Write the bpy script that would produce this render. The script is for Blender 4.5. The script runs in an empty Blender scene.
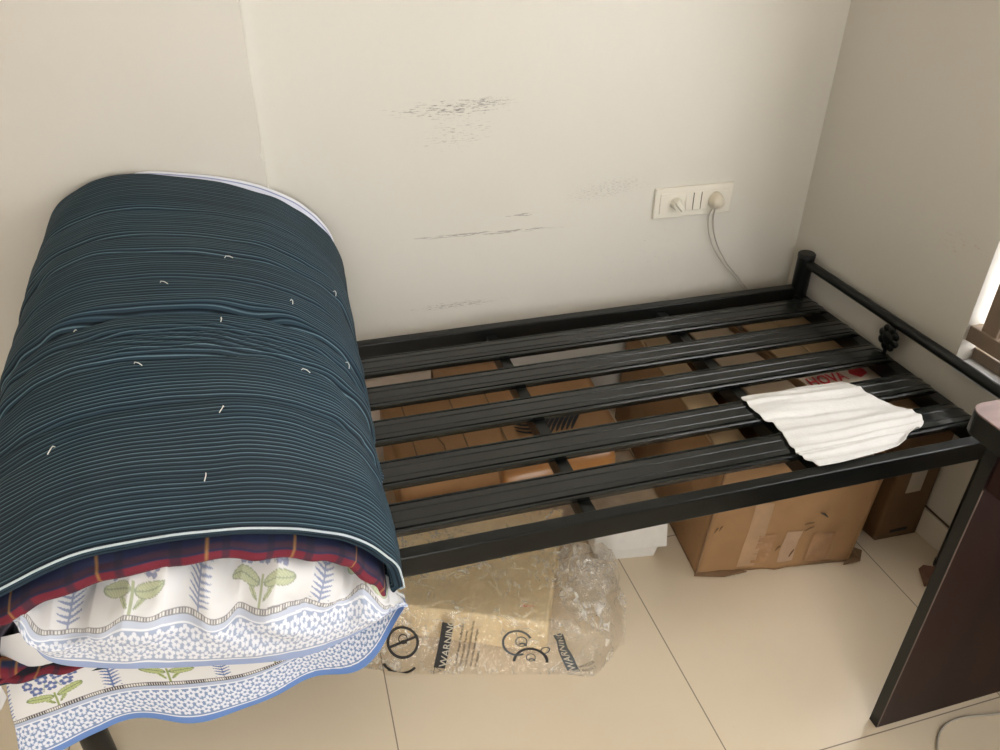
import bpy, bmesh, math, random
import numpy as np
from mathutils import Vector, Matrix, noise
random.seed(4)
SC = bpy.context.scene
COL = SC.collection
PI = math.pi

# ------------------------------------------------------------------ helpers
def link(o, parent=None):
    COL.objects.link(o)
    if parent: o.parent = parent
    return o

def mesh_obj(name, verts, faces, mat, parent=None, smooth=False, bevel=0, seg=2, uvs=None, cols=None, mats=None, fm=None):
    me = bpy.data.meshes.new(name)
    me.from_pydata([tuple(v) for v in verts], [], faces)
    if uvs is not None:
        ul = me.uv_layers.new(name='UVMap')
        vi = np.zeros(len(me.loops), dtype=np.int32); me.loops.foreach_get('vertex_index', vi)
        ul.data.foreach_set('uv', np.asarray(uvs, dtype=np.float32)[vi].ravel())
    if cols is not None:
        ca = me.color_attributes.new('Col', 'FLOAT_COLOR', 'POINT')
        c = np.ones((len(verts), 4), dtype=np.float32); c[:, :3] = cols
        ca.data.foreach_set('color', c.ravel())
    for m in (mats or [mat]): me.materials.append(m)
    if fm: me.polygons.foreach_set('material_index', fm)
    if smooth: me.polygons.foreach_set('use_smooth', [True]*len(me.polygons))
    me.update()
    o = bpy.data.objects.new(name, me)
    link(o, parent)
    if bevel:
        b = o.modifiers.new('bevel', 'BEVEL'); b.width = bevel; b.segments = seg; b.limit_method = 'ANGLE'
    return o

class MB:
    def __init__(s): s.v = []; s.f = []
    def add(s, vs, fs):
        n = len(s.v); s.v += [tuple(v) for v in vs]; s.f += [tuple(i+n for i in f) for f in fs]; return s
    def hexa(s, b, t):
        """b, t: four bottom and four top corners, counter-clockwise seen from above"""
        return s.add(list(b)+list(t), [(3,2,1,0),(4,5,6,7),(0,1,5,4),(1,2,6,5),(2,3,7,6),(3,0,4,7)])
    def box(s, x0,x1,y0,y1,z0,z1, M=None):
        b = [(x0,y0,z0),(x1,y0,z0),(x1,y1,z0),(x0,y1,z0)]; t = [(p[0],p[1],z1) for p in b]
        if M is not None: b = [M@Vector(p) for p in b]; t = [M@Vector(p) for p in t]
        return s.hexa(b, t)
    def tube(s, pts, r, n=10, cap=True):
        pts = [Vector(p) for p in pts]; rs = r if isinstance(r, (list, tuple)) else [r]*len(pts)
        vs = []; fs = []; up = None
        for i, p in enumerate(pts):
            d = (pts[min(i+1, len(pts)-1)]-pts[max(i-1, 0)]).normalized()
            if up is None:
                up = Vector((0,0,1)) if abs(d.z) < .9 else Vector((1,0,0))
            a = (up-d*up.dot(d)).normalized(); up = a; b = d.cross(a)
            for k in range(n):
                w = 2*PI*k/n; vs.append(p+(a*math.cos(w)+b*math.sin(w))*rs[i])
        for i in range(len(pts)-1):
            for k in range(n):
                k2 = (k+1)%n; fs.append((i*n+k, i*n+k2, (i+1)*n+k2, (i+1)*n+k))
        if cap: fs.append(tuple(range(n))[::-1]); fs.append(tuple(range((len(pts)-1)*n, len(pts)*n)))
        return s.add(vs, fs)
    def build(s, name, mat, parent=None, smooth=False, bevel=0, seg=2):
        return mesh_obj(name, s.v, s.f, mat, parent, smooth, bevel, seg)

def grid(name, fn, nu, nv, mat, parent=None, smooth=True, closed_u=False, thick=0, colfn=None, uvfn=None, flip=False):
    vs = []; nus = nu if closed_u else nu+1
    for j in range(nv+1):
        for i in range(nus): vs.append(fn(i/nu, j/nv))
    fs = []
    for j in range(nv):
        for i in range(nu):
            a = j*nus+i; b = j*nus+(i+1)%nus; c = b+nus; d = a+nus
            fs.append((d,c,b,a) if flip else (a,b,c,d))
    cols = uvs = None
    if colfn: cols = [colfn(i/nu, j/nv) for j in range(nv+1) for i in range(nus)]
    if uvfn: uvs = [uvfn(i/nu, j/nv) for j in range(nv+1) for i in range(nus)]
    o = mesh_obj(name, vs, fs, mat, parent, smooth, cols=cols, uvs=uvs)
    if thick:
        m = o.modifiers.new('solid', 'SOLIDIFY'); m.thickness = thick; m.offset = -1
    return o

def shade_flat_smooth(o, ang=40):
    me = o.data
    me.polygons.foreach_set('use_smooth', [True]*len(me.polygons))
    try: me.set_sharp_from_angle(angle=math.radians(ang))
    except Exception: pass
    return o

def tag(o, label=None, cat=None, group=None, kind=None):
    if label: o['label'] = label
    if cat: o['category'] = cat
    if group: o['group'] = group
    if kind: o['kind'] = kind
    return o

def thing(name, label, cat, loc=(0,0,0), group=None):
    o = bpy.data.objects.new(name, None); link(o); o.location = loc
    o.empty_display_size = .05
    bpy.context.view_layer.update()
    return tag(o, label, cat, group)

def put(o, root):
    """parent a mesh built in world coordinates to a root placed elsewhere"""
    o.parent = root; o.matrix_parent_inverse = Matrix.Translation(-Vector(root.location))
    return o

def nz(x, y=0, z=0): return noise.noise(Vector((x, y, z)))
def sm(a, b, x):
    t = min(1, max(0, (x-a)/(b-a))); return t*t*(3-2*t)
def lerp(a, b, t): return a+(b-a)*t
def pl(pts, t):
    """point at parameter 0..1 along a polyline, by length, rounded a little"""
    P = [Vector(p) for p in pts]; L = [0]
    for a, b in zip(P, P[1:]): L.append(L[-1]+(b-a).length)
    s = t*L[-1]
    for i in range(len(P)-1):
        if s <= L[i+1] or i == len(P)-2:
            u = (s-L[i])/max(1e-9, L[i+1]-L[i])
            p0 = P[max(0,i-1)]; p1 = P[i]; p2 = P[i+1]; p3 = P[min(len(P)-1,i+2)]
            return .5*((2*p1)+(p2-p0)*u+(2*p0-5*p1+4*p2-p3)*u*u+(3*p1-p0-3*p2+p3)*u**3)

# ------------------------------------------------------------------ materials
def nodes(name):
    m = bpy.data.materials.new(name); m.use_nodes = True
    nt = m.node_tree; return m, nt, nt.nodes['Principled BSDF']
def N(nt, t, **kw):
    n = nt.nodes.new(t)
    for k, v in kw.items(): setattr(n, k, v)
    return n
def math_n(nt, op, a, b=None, c=None, clamp=False):
    n = N(nt, 'ShaderNodeMath', operation=op); n.use_clamp = clamp
    for i, v in enumerate((a, b, c)):
        if v is None: continue
        if isinstance(v, (int, float)): n.inputs[i].default_value = v
        else: nt.links.new(v, n.inputs[i])
    return n.outputs[0]
def mixc(nt, f, a, b):
    n = N(nt, 'ShaderNodeMix', data_type='RGBA')
    for sock, v in ((n.inputs[0], f), (n.inputs[6], a), (n.inputs[7], b)):
        if isinstance(v, (int, float)): sock.default_value = v
        elif isinstance(v, tuple): sock.default_value = (*v[:3], 1)
        else: nt.links.new(v, sock)
    return n.outputs[2]
def noise_n(nt, scale, vec=None, detail=4, rough=.55, stretch=None):
    if vec is None: vec = N(nt, 'ShaderNodeTexCoord').outputs['Object']
    if stretch:
        mp = N(nt, 'ShaderNodeMapping'); mp.inputs['Scale'].default_value = stretch
        nt.links.new(vec, mp.inputs[0]); vec = mp.outputs[0]
    n = N(nt, 'ShaderNodeTexNoise'); n.inputs['Scale'].default_value = scale
    n.inputs['Detail'].default_value = detail; n.inputs['Roughness'].default_value = rough
    nt.links.new(vec, n.inputs['Vector']); return n.outputs['Fac']
def rng(nt, v, a, b, c=0, d=1):
    n = N(nt, 'ShaderNodeMapRange'); n.clamp = True
    for i, k in enumerate((a, b, c, d), 1): n.inputs[i].default_value = k
    nt.links.new(v, n.inputs[0]); return n.outputs[0]
def bump(nt, bs, h, strength=.2, dist=.01):
    b = N(nt, 'ShaderNodeBump'); b.inputs['Strength'].default_value = strength; b.inputs['Distance'].default_value = dist
    nt.links.new(h, b.inputs['Height']); nt.links.new(b.outputs[0], bs.inputs['Normal'])

def simple(name, c, rough=.5, metal=0, var=.12, scale=18, bmp=0, bscale=60, coat=0, spec=.5, stretch=None):
    m, nt, bs = nodes(name)
    f = noise_n(nt, scale, stretch=stretch)
    c2 = tuple(max(0, x*(1-var)) for x in c); c1 = tuple(min(1, x*(1+var)) for x in c)
    nt.links.new(mixc(nt, rng(nt, f, .3, .7), c2, c1), bs.inputs['Base Color'])
    bs.inputs['Roughness'].default_value = rough; bs.inputs['Metallic'].default_value = metal
    bs.inputs['Coat Weight'].default_value = coat; bs.inputs['Specular IOR Level'].default_value = spec
    if bmp: bump(nt, bs, noise_n(nt, bscale), bmp, .004)
    return m

def painted(name, rough=.85, bmp=.0, bscale=500, sheen=0):
    m, nt, bs = nodes(name)
    a = N(nt, 'ShaderNodeAttribute', attribute_name='Col')
    nt.links.new(a.outputs['Color'], bs.inputs['Base Color'])
    bs.inputs['Roughness'].default_value = rough
    bs.inputs['Sheen Weight'].default_value = sheen
    if bmp: bump(nt, bs, noise_n(nt, bscale), bmp, .002)
    return m

def wall_mat(name, base, marks):
    m, nt, bs = nodes(name)
    tc = N(nt, 'ShaderNodeTexCoord').outputs['Object']
    f = noise_n(nt, 2.2, tc, 3)
    col = mixc(nt, rng(nt, f, .3, .7), tuple(x*.97 for x in base), base)
    sep = N(nt, 'ShaderNodeSeparateXYZ'); nt.links.new(tc, sep.inputs[0])
    for (ax, cx, cz, rx, rz, slope, thr, col2, sc) in marks:
        h = sep.outputs[ax]; v = sep.outputs[2]
        dx = math_n(nt, 'SUBTRACT', h, cx)
        dz = math_n(nt, 'SUBTRACT', math_n(nt, 'SUBTRACT', v, cz), math_n(nt, 'MULTIPLY', dx, slope))
        e = math_n(nt, 'ADD', math_n(nt, 'POWER', math_n(nt, 'ABSOLUTE', math_n(nt, 'DIVIDE', dx, rx)), 2.0),
                   math_n(nt, 'POWER', math_n(nt, 'ABSOLUTE', math_n(nt, 'DIVIDE', dz, rz)), 2.0))
        mask = rng(nt, e, .1, 1.0, 1, 0)
        fn = noise_n(nt, sc, tc, 6, .7, stretch=(1, 1, 9) if ax == 0 else (1, 1, 5))
        s = rng(nt, math_n(nt, 'ADD', fn, math_n(nt, 'MULTIPLY', mask, .12)), thr, thr+.05)
        s = math_n(nt, 'MULTIPLY', s, mask)
        col = mixc(nt, s, col, col2)
    nt.links.new(col, bs.inputs['Base Color'])
    bs.inputs['Roughness'].default_value = .42; bs.inputs['Specular IOR Level'].default_value = .35
    bump(nt, bs, noise_n(nt, 5, tc, 3), .25, .02)
    return m

WALLC = (.665, .635, .565)
grey = (.22, .20, .18)
grey2 = (.36, .33, .29)
M = {}
M['wall'] = wall_mat('wall_paint', WALLC, [
    (0, -1.03, .945, .21, .030, .02, .645, grey, 34), (0, -.95, .955, .10, .018, .0, .645, grey, 60),
    (0, -1.02, .885, .14, .06, .1, .675, grey2, 45), (0, -.62, .715, .18, .045, .12, .665, grey2, 90),
    (0, -.95, .628, .27, .007, -.02, .60, grey2, 24), (0, -.85, .668, .08, .006, .0, .62, grey2, 30),
    (0, -1.03, .432, .19, .014, .0, .635, grey2, 50), (0, -.50, .50, .3, .2, .0, .74, grey2, 60)])
M['wall_right'] = wall_mat('right_wall_paint', (.60, .565, .50), [(1, -.55, .72, .12, .05, -.3, .68, (.55, .44, .36), 40)])
M['wall_left'] = wall_mat('shaded_wall_paint', (.635, .60, .535), [])  # same paint as the back wall, coloured darker to stand for shade
M['ceiling'] = simple('ceiling_paint', (.8, .77, .7), .8, var=.02)
M['skirt'] = simple('skirting_tile', (.66, .60, .51), .3, var=.05, scale=5)
M['grout'] = simple('grout', (.10, .06, .035), .9)
M['black'] = simple('black_enamel', (.0055, .0065, .006), .30, var=.3, scale=40, bmp=.06, bscale=150, spec=.28)
M['slat'] = simple('black_slat_steel', (.009, .0105, .010), .24, var=.12, scale=30, spec=.5, stretch=(.2, 3, 3))
M['rubber'] = simple('black_plastic', (.012, .012, .012), .5)
M['white_plastic'] = simple('white_plastic', (.74, .70, .60), .35, var=.02)
M['ivory'] = simple('ivory_plastic', (.62, .56, .45), .4, var=.03)
M['gap'] = simple('dark_gap', (.12, .10, .075), .8)
M['cord'] = simple('cord_plastic', (.52, .48, .42), .45)
M['cord_dark'] = simple('floor_cable', (.42, .37, .30), .5)
M['tape'] = simple('brown_tape', (.34, .19, .095), .22, var=.15, scale=25, bmp=.3, bscale=90)
M['label'] = simple('paper_label', (.62, .56, .46), .6, var=.05)
M['ink'] = simple('black_ink', (.02, .018, .018), .6)
M['grey_ink'] = simple('grey_ink', (.07, .08, .085), .5)
M['white_ink'] = simple('white_ink', (.55, .50, .40), .6)
M['red_ink'] = simple('red_ink', (.55, .03, .035), .4)
M['styro'] = simple('white_foam', (.72, .70, .66), .6, var=.03, scale=60)
M['board'] = simple('foam_board', (.86, .69, .42), .6, var=.07, scale=6)
M['laminate'] = simple('pink_brown_laminate', (.185, .122, .108), .45, var=.22, scale=9, stretch=(1, 4, 1), spec=.3)
M['mahogany'] = simple('mahogany_board', (.016, .0055, .0045), .45, var=.35, scale=7, stretch=(1, 1, .15), spec=.2)
M['edge_band'] = simple('dark_edge_band', (.010, .0105, .009), .4, var=.1, spec=.3)
M['brown_wood'] = simple('brown_frame_paint', (.20, .145, .10), .45, var=.1)
M['marble'] = simple('white_marble', (.62, .63, .64), .25, var=.25, scale=14)
M['thread'] = simple('white_thread', (.75, .74, .68), .8)
M['piping'] = simple('white_piping', (.50, .58, .62), .8)
M['orange_wood'] = simple('orange_wood', (.38, .175, .055), .3, var=.2, scale=8, stretch=(.3, 3, 3), coat=.2)

def cardboard(name, c, blot=.35):
    m, nt, bs = nodes(name)
    f = noise_n(nt, 5, None, 5, .6); g = noise_n(nt, 26, None, 5, .7)
    d = tuple(x*.62 for x in c)
    col = mixc(nt, rng(nt, f, .35, .75), c, tuple(x*.82 for x in c))
    col = mixc(nt, rng(nt, g, .60, .75, 0, blot), col, d)
    nt.links.new(col, bs.inputs['Base Color']); bs.inputs['Roughness'].default_value = .75
    bump(nt, bs, f, .4, .012); return m
M['card'] = cardboard('cardboard', (.35, .198, .088), .5)
M['card_light'] = cardboard('light_cardboard', (.56, .38, .20), .2)
M['card_dark'] = cardboard('dark_cardboard', (.20, .115, .055))
M['card_orange'] = cardboard('orange_cardboard', (.42, .225, .095), .2)
M['card_top'] = cardboard('cardboard_top', (.50, .37, .24), .2)
M['card_pale'] = cardboard('pale_carton', (.60, .50, .40), .2)

# floor tiles
m, nt, bs = nodes('floor_tiles'); M['floor'] = m
tc = N(nt, 'ShaderNodeTexCoord').outputs['Object']
sep = N(nt, 'ShaderNodeSeparateXYZ'); nt.links.new(tc, sep.inputs[0])
def gl(o, off):
    v = math_n(nt, 'DIVIDE', math_n(nt, 'ADD', o, off), .6)
    fr = math_n(nt, 'FRACT', v); d = math_n(nt, 'ABSOLUTE', math_n(nt, 'SUBTRACT', fr, .5))
    return rng(nt, d, .4975, .4985)
ln = math_n(nt, 'MAXIMUM', gl(sep.outputs[0], .178+6), gl(sep.outputs[1], 1.16+6))
f = noise_n(nt, 1.6, tc, 4)
c = mixc(nt, rng(nt, f, .3, .7), (.78, .65, .48), (.84, .72, .545))
gsp = noise_n(nt, 9, tc, 6, .75)
c = mixc(nt, rng(nt, gsp, .66, .74, 0, .25), c, (.42, .33, .24))
nt.links.new(mixc(nt, ln, c, (.30, .235, .17)), bs.inputs['Base Color'])
nt.links.new(rng(nt, noise_n(nt, 4, tc, 4), .3, .7, .13, .24), bs.inputs['Roughness'])
bs.inputs['Specular IOR Level'].default_value = .5

# striped ticking of the mattress: UV.y = metres along the roll
m, nt, bs = nodes('striped_ticking'); M['stripe'] = m
uv = N(nt, 'ShaderNodeUVMap').outputs[0]
sep = N(nt, 'ShaderNodeSeparateXYZ'); nt.links.new(uv, sep.inputs[0])
wob = math_n(nt, 'MULTIPLY', math_n(nt, 'SUBTRACT', noise_n(nt, 3, uv, 2), .5), .004)
yy = math_n(nt, 'DIVIDE', math_n(nt, 'ADD', sep.outputs[1], wob), .0071)
fr = math_n(nt, 'FRACT', yy); idx = math_n(nt, 'FLOOR', yy)
wn = N(nt, 'ShaderNodeTexWhiteNoise', noise_dimensions='1D'); nt.links.new(idx, wn.inputs['W'])
line = rng(nt, math_n(nt, 'ABSOLUTE', math_n(nt, 'SUBTRACT', fr, .5)), .06, .13, 1, 0)
line = math_n(nt, 'MULTIPLY', line, rng(nt, wn.outputs[0], 0, 1, .25, 1.0))
dk = rng(nt, fr, .62, .78)
gc = mixc(nt, dk, (.023, .047, .068), (.006, .012, .019))
gc = mixc(nt, rng(nt, noise_n(nt, 3, uv, 2), .45, .65, 0, .45), gc, (.026, .032, .038))
nt.links.new(mixc(nt, line, gc, (.120, .195, .235)), bs.inputs['Base Color'])
bs.inputs['Roughness'].default_value = .8; bs.inputs['Specular IOR Level'].default_value = .2
bump(nt, bs, noise_n(nt, 60, None, 3), .15, .003)

# thin clear film
def film(name, tint, haze, gloss, crease=.5):
    m = bpy.data.materials.new(name); m.use_nodes = True; nt = m.node_tree; nt.nodes.clear()
    out = N(nt, 'ShaderNodeOutputMaterial')
    tr = N(nt, 'ShaderNodeBsdfTransparent'); tr.inputs[0].default_value = (*tint, 1)
    di = N(nt, 'ShaderNodeBsdfDiffuse'); di.inputs[0].default_value = (.95, .92, .85, 1)
    gl_ = N(nt, 'ShaderNodeBsdfGlossy'); gl_.inputs['Roughness'].default_value = .07; gl_.inputs[0].default_value = (1, 1, 1, 1)
    tl = N(nt, 'ShaderNodeBsdfTranslucent'); tl.inputs[0].default_value = (.95, .92, .85, 1)
    h = noise_n(nt, 40, None, 5, .65, stretch=(1, 1, 1))
    bp = N(nt, 'ShaderNodeBump'); bp.inputs['Strength'].default_value = 1.0; bp.inputs['Distance'].default_value = .009
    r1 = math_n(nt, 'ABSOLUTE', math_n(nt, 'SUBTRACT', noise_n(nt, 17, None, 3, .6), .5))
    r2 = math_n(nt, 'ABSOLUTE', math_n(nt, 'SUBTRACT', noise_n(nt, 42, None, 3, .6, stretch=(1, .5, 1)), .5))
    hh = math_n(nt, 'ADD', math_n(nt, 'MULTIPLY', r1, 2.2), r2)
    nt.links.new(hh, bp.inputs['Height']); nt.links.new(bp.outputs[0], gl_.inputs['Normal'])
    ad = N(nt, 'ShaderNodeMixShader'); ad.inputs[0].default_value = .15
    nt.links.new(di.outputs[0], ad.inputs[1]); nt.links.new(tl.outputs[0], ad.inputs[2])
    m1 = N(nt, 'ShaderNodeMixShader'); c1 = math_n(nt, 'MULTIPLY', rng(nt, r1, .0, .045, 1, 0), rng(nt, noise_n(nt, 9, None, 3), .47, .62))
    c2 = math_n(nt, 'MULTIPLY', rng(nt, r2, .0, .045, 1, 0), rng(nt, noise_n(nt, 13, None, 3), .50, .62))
    cr = math_n(nt, 'MAXIMUM', c1, math_n(nt, 'MULTIPLY', c2, .8))  # whitish crease lines painted into the film in place of window glints
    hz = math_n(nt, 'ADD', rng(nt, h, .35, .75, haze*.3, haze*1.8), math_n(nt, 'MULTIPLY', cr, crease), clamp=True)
    nt.links.new(hz, m1.inputs[0])
    nt.links.new(tr.outputs[0], m1.inputs[1]); nt.links.new(ad.outputs[0], m1.inputs[2])
    lw = N(nt, 'ShaderNodeLayerWeight'); lw.inputs['Blend'].default_value = .35; nt.links.new(bp.outputs[0], lw.inputs['Normal'])
    m2 = N(nt, 'ShaderNodeMixShader'); nt.links.new(math_n(nt, 'ADD', math_n(nt, 'MULTIPLY', lw.outputs['Fresnel'], gloss), .035), m2.inputs[0])
    nt.links.new(m1.outputs[0], m2.inputs[1]); nt.links.new(gl_.outputs[0], m2.inputs[2])
    nt.links.new(m2.outputs[0], out.inputs[0]); return m
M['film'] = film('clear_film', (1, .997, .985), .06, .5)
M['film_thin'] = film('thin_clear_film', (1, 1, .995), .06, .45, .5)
m, nt, bs = nodes('window_glass'); M['glass'] = m
bs.inputs['Transmission Weight'].default_value = 1; bs.inputs['Roughness'].default_value = 0; bs.inputs['IOR'].default_value = 1.0
bs.inputs['Base Color'].default_value = (.97, .98, 1, 1)

# ------------------------------------------------------------------ room
XL, YB, ZC = -3.0, -3.3, 2.7
def structure(name, mb, mat, **k): return tag(mb.build(name, mat, **k), kind='structure')
structure('floor', MB().box(XL-.1, .2, YB-.1, .1, -.1, 0), M['floor'])
structure('ceiling', MB().box(XL-.1, .2, YB-.1, .1, ZC, ZC+.1), M['ceiling'])
structure('wall_back', MB().box(-1.468, .2, 0, .1, 0, ZC), M['wall'])
# left stretch of the back wall stands 3 cm proud, its corner softened with plaster
prof = [(XL-.1, .1), (XL-.1, -.03), (-1.474, -.03)]
prof += [(-1.4695, -.030), (-1.468, -.0285)]
prof += [(-1.468, -.024)] + [(-1.468+.085*(1-math.cos(a)), -.024+.0239*math.sin(a)) for a in [PI/2*k/30 for k in range(1, 31)]]
prof += [(-1.383, .1)]
def column(u, v):
    return None
vs = []; fs = []
zs = [0, .3, .6, .78, .80, .82, .84, .86, .875, .885, .90, .92, 1.1, 1.5, 2.0, ZC]
for z in zs:
    for i, (x, y) in enumerate(prof):
        j = .010*math.exp(-((z-.875)/.02)**2)*(nz(z*60)*1.4+.5) if 2 <= i <= 5 else 0
        j += .0015*nz(z*9, 3) if 2 <= i <= 5 else 0
        vs.append((x-j, y, z))
n = len(prof)
for k in range(len(zs)-1):
    for i in range(n):
        i2 = (i+1) % n; fs.append((k*n+i, k*n+i2, (k+1)*n+i2, (k+1)*n+i))
fm = [1 if (len(fs) and (q % n) >= 4) else 0 for q in range(len(fs))]
tag(mesh_obj('wall_back_left', vs, fs, None, smooth=False, mats=[M['wall_left'], M['wall']], fm=fm), kind='structure')
structure('wall_left', MB().box(XL-.1, XL, YB, -.03, 0, ZC), M['wall_left'])
# right wall with the window opening
WY0, WY1, WZ0, WZ1, WD = -.638, -1.95, .465, 1.95, .14
mb = MB().box(0, WD, WY0, 0, 0, ZC).box(0, WD, YB, WY1, 0, ZC).box(0, WD, WY1, WY0, 0, WZ0-.02).box(0, WD, WY1, WY0, WZ1, ZC)
structure('wall_right', mb, M['wall_right'])
# front wall (behind the viewer) with a door opening added for fill light
DX0, DX1, DZ1 = -2.1, -.9, 2.1
mb = MB().box(XL-.1, DX0, YB-.1, YB, 0, ZC).box(DX1, .2, YB-.1, YB, 0, ZC).box(DX0, DX1, YB-.1, YB, DZ1, ZC)
structure('wall_front', mb, M['wall_left'])
mb = MB()
for x in (DX0, (DX0+DX1)/2-.03, DX1-.06): mb.box(x, x+.06, YB-.08, YB-.03, 0, DZ1)
mb.box(DX0, DX1, YB-.08, YB-.03, DZ1-.06, DZ1).box(DX0, DX1, YB-.08, YB-.03, 0, .06)
structure('fill_door_1', mb, M['brown_wood'])
structure('baseboard_right', MB().box(-.009, 0, YB, -.0, .0025, .079), M['skirt'], bevel=.001)
structure('trim_1', MB().box(-.0035, 0, YB, -.0, 0, .0825), M['grout'])
structure('baseboard_back', MB().box(-1.44, -.009, -.009, 0, .0025, .079), M['skirt'], bevel=.001)

w = MB()
wf = MB().box(.008, .042, WY1, WY0, .520, .558)          # bottom bar
wf.box(.012, .038, -.705, -.664, .558, WZ1-.04)
wf.box(.045, .085, WY1, WY0, WZ1-.04, WZ1).box(.045, .085, WY1, WY0, WZ0, WZ0+.03)
wr = wf.build('window_1', M['brown_wood'], bevel=.002); tag(wr, kind='structure')
fr = MB()
for y in (-.755, -1.10, -1.50, -1.91): fr.box(.046, .084, y-.02, y+.02, WZ0+.03, WZ1-.04)
fr.build('window_frame', M['brown_wood'], wr, bevel=.002)
MB().box(.063, .067, WY1, WY0, WZ0+.03, WZ1-.04).build('pane', M['glass'], wr)
MB().box(-.004, WD, WY1+.002, WY0-.002, WZ0-.018, WZ0).build('window_sill', M['marble'], wr, bevel=.002)
# pale plastered wall of the neighbouring house, seen through the pane
# ------------------------------------------------------------------ bed
H = .408
bed = thing('bed_frame', 'black steel single bed frame with slats and tubular headrail against the wall', 'bed', (-.97, -.465, 0))
def bp_(name, mb, mat, label=None, **k):
    o = mb.build(name, mat, None, **k); put(o, bed)
    if label: o['label'] = label
    return o
bp_('side_rail', MB().box(-1.895, -.045, -.109, -.080, .359, H), M['black'], bevel=.003)
bp_('side_rail', MB().box(-1.895, -.045, -.854, -.828, .359, H), M['black'], bevel=.003)
bp_('end_rail', MB().box(-.056, -.022, -.828, -.109, .345, .388), M['black'], bevel=.003)
bp_('end_rail', MB().box(-1.915, -1.885, -.828, -.109, .345, .388), M['black'], bevel=.003)
for x in (-1.46, -.965, -.478):
    bp_('cross_bar', MB().box(x-.013, x+.013, -.829, -.108, .368, .388).box(x-.013, x-.009, -.829, -.108, .350, .369), M['black'], bevel=.001)
for (x, y, top) in ((-.034, -.100, .512), (-.028, -.836, .512), (-1.90, -.100, .40), (-1.90, -.832, .40)):
    leg = bp_('leg', MB().tube([(x, y, .012), (x, y, top-.012)], .0235, 28), M['black']); shade_flat_smooth(leg)
    cap = MB().tube([(x, y, top-.012), (x, y, top-.003), (x, y, top)], [.0245, .0245, .0215], 28).build('end_cap', M['rubber'])
    shade_flat_smooth(cap); cap.parent = leg
    ft = MB().tube([(x, y, 0), (x, y, .014)], .0255, 28).build('rubber_foot', M['rubber']); shade_flat_smooth(ft); ft.parent = leg
hr = bp_('head_rail', MB().tube([(-.034, -.118, .484), (-.030, -.818, .484)], .0125, 20), M['black']); shade_flat_smooth(hr)
# rosette hanging under the head rail
mb = MB()
def ball(mb, c, r, sx=1, nn=12, mm=8):
    vs = []; fs = []
    for j in range(mm+1):
        a = PI*j/mm
        for i in range(nn):
            b = 2*PI*i/nn; vs.append((c[0]+r*sx*math.cos(a), c[1]+r*math.sin(a)*math.cos(b), c[2]+r*math.sin(a)*math.sin(b)))
    for j in range(mm):
        for i in range(nn): fs.append((j*nn+i, j*nn+(i+1)%nn, (j+1)*nn+(i+1)%nn, (j+1)*nn+i))
    mb.add(vs, fs)
cy, cz = -.466, .436
for k in range(8):
    a = 2*PI*k/8+.2; ball(mb, (-.032, cy+.024*math.cos(a), cz+.024*math.sin(a)), .0115, .5)
ball(mb, (-.032, cy, cz), .020, .5)
bp_('rosette', mb, M['black'], smooth=True)
bp_('rosette_rod', MB().tube([(-.032, cy, .480), (-.032, cy, .386)], .005, 10), M['black'], smooth=True)
# pressed slats
prof = [(-.039,-.013),(-.039,-.003),(-.0375,-.0012),(-.0355,-.0012),(-.034,-.0055),(-.0305,-.0055),(-.029,-.0005),(-.017,0),(-.0155,.0016),(-.0135,.0016),(-.012,0),
        (.012,0),(.0135,.0016),(.0155,.0016),(.017,0),(.029,-.0005),(.0305,-.0055),(.034,-.0055),(.0355,-.0012),(.0375,-.0012),(.039,-.003),(.039,-.013)]
def slat(yc, i):
    vs = []; fs = []; n = len(prof)
    xs = [-1.915, -1.908, -1.90] + [-1.85+k*.1 for k in range(18)] + [-.055, -.040, -.030]
    for k, x in enumerate(xs):
        e = max(sm(-.060, -.028, x), sm(-1.895, -1.917, x))
        for (y, z) in prof:
            zz = .4015+z+.0006*nz(x*3, i*5)+(-.010*e*e)
            vs.append((x, yc+y*(1-.10*e), zz))
    for k in range(len(xs)-1):
        for j in range(n-1): fs.append((k*n+j, (k+1)*n+j, (k+1)*n+j+1, k*n+j+1)[::-1])
    o = mesh_obj('slat', vs, fs, M['slat']); put(o, bed); shade_flat_smooth(o, 25)
    s = o.modifiers.new('solid', 'SOLIDIFY'); s.thickness = .0012; s.offset = -1
    return o
SLATS = (-.197, -.332, -.467, -.611, -.741)
for i, y in enumerate(SLATS): slat(y, i)

# ------------------------------------------------------------------ rolled mattress
def rollp(t, y, off=0.0):
    k = min(1, max(0, (-.04-y)/.92))
    c = -1.652-.016*k; a = .332-.009*k-off
    zm = .55-.09*k; top = .851+(.65-.851)*k+.03*math.sin(PI*k)
    b = top-zm-off; n = 2.7-.55*k; b2 = zm-.4125-off; tilt = -.19*(1-k)
    ct, st = math.cos(t), math.sin(t)
    x = math.copysign(abs(ct)**(2/n), ct); z = math.copysign(abs(st)**(2/n), st)
    dx = a*x
    if dx < 0: dx *= 1-.055*(1-k)
    return Vector((c+dx, y, zm+(b*z+tilt*dx*max(0, z) if z > 0 else b2*z)))
CREASES = [(-.200, .0035, .5), (-.300, .004, 1.1), (-.355, .007, 2.3), (-.441, .004, 3.1), (-.534, .012, 4.7), (-.585, .005, 5.2), (-.640, .009, 6.3), (-.738, .007, 7.9), (-.775, .003, 9.1)]
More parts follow.
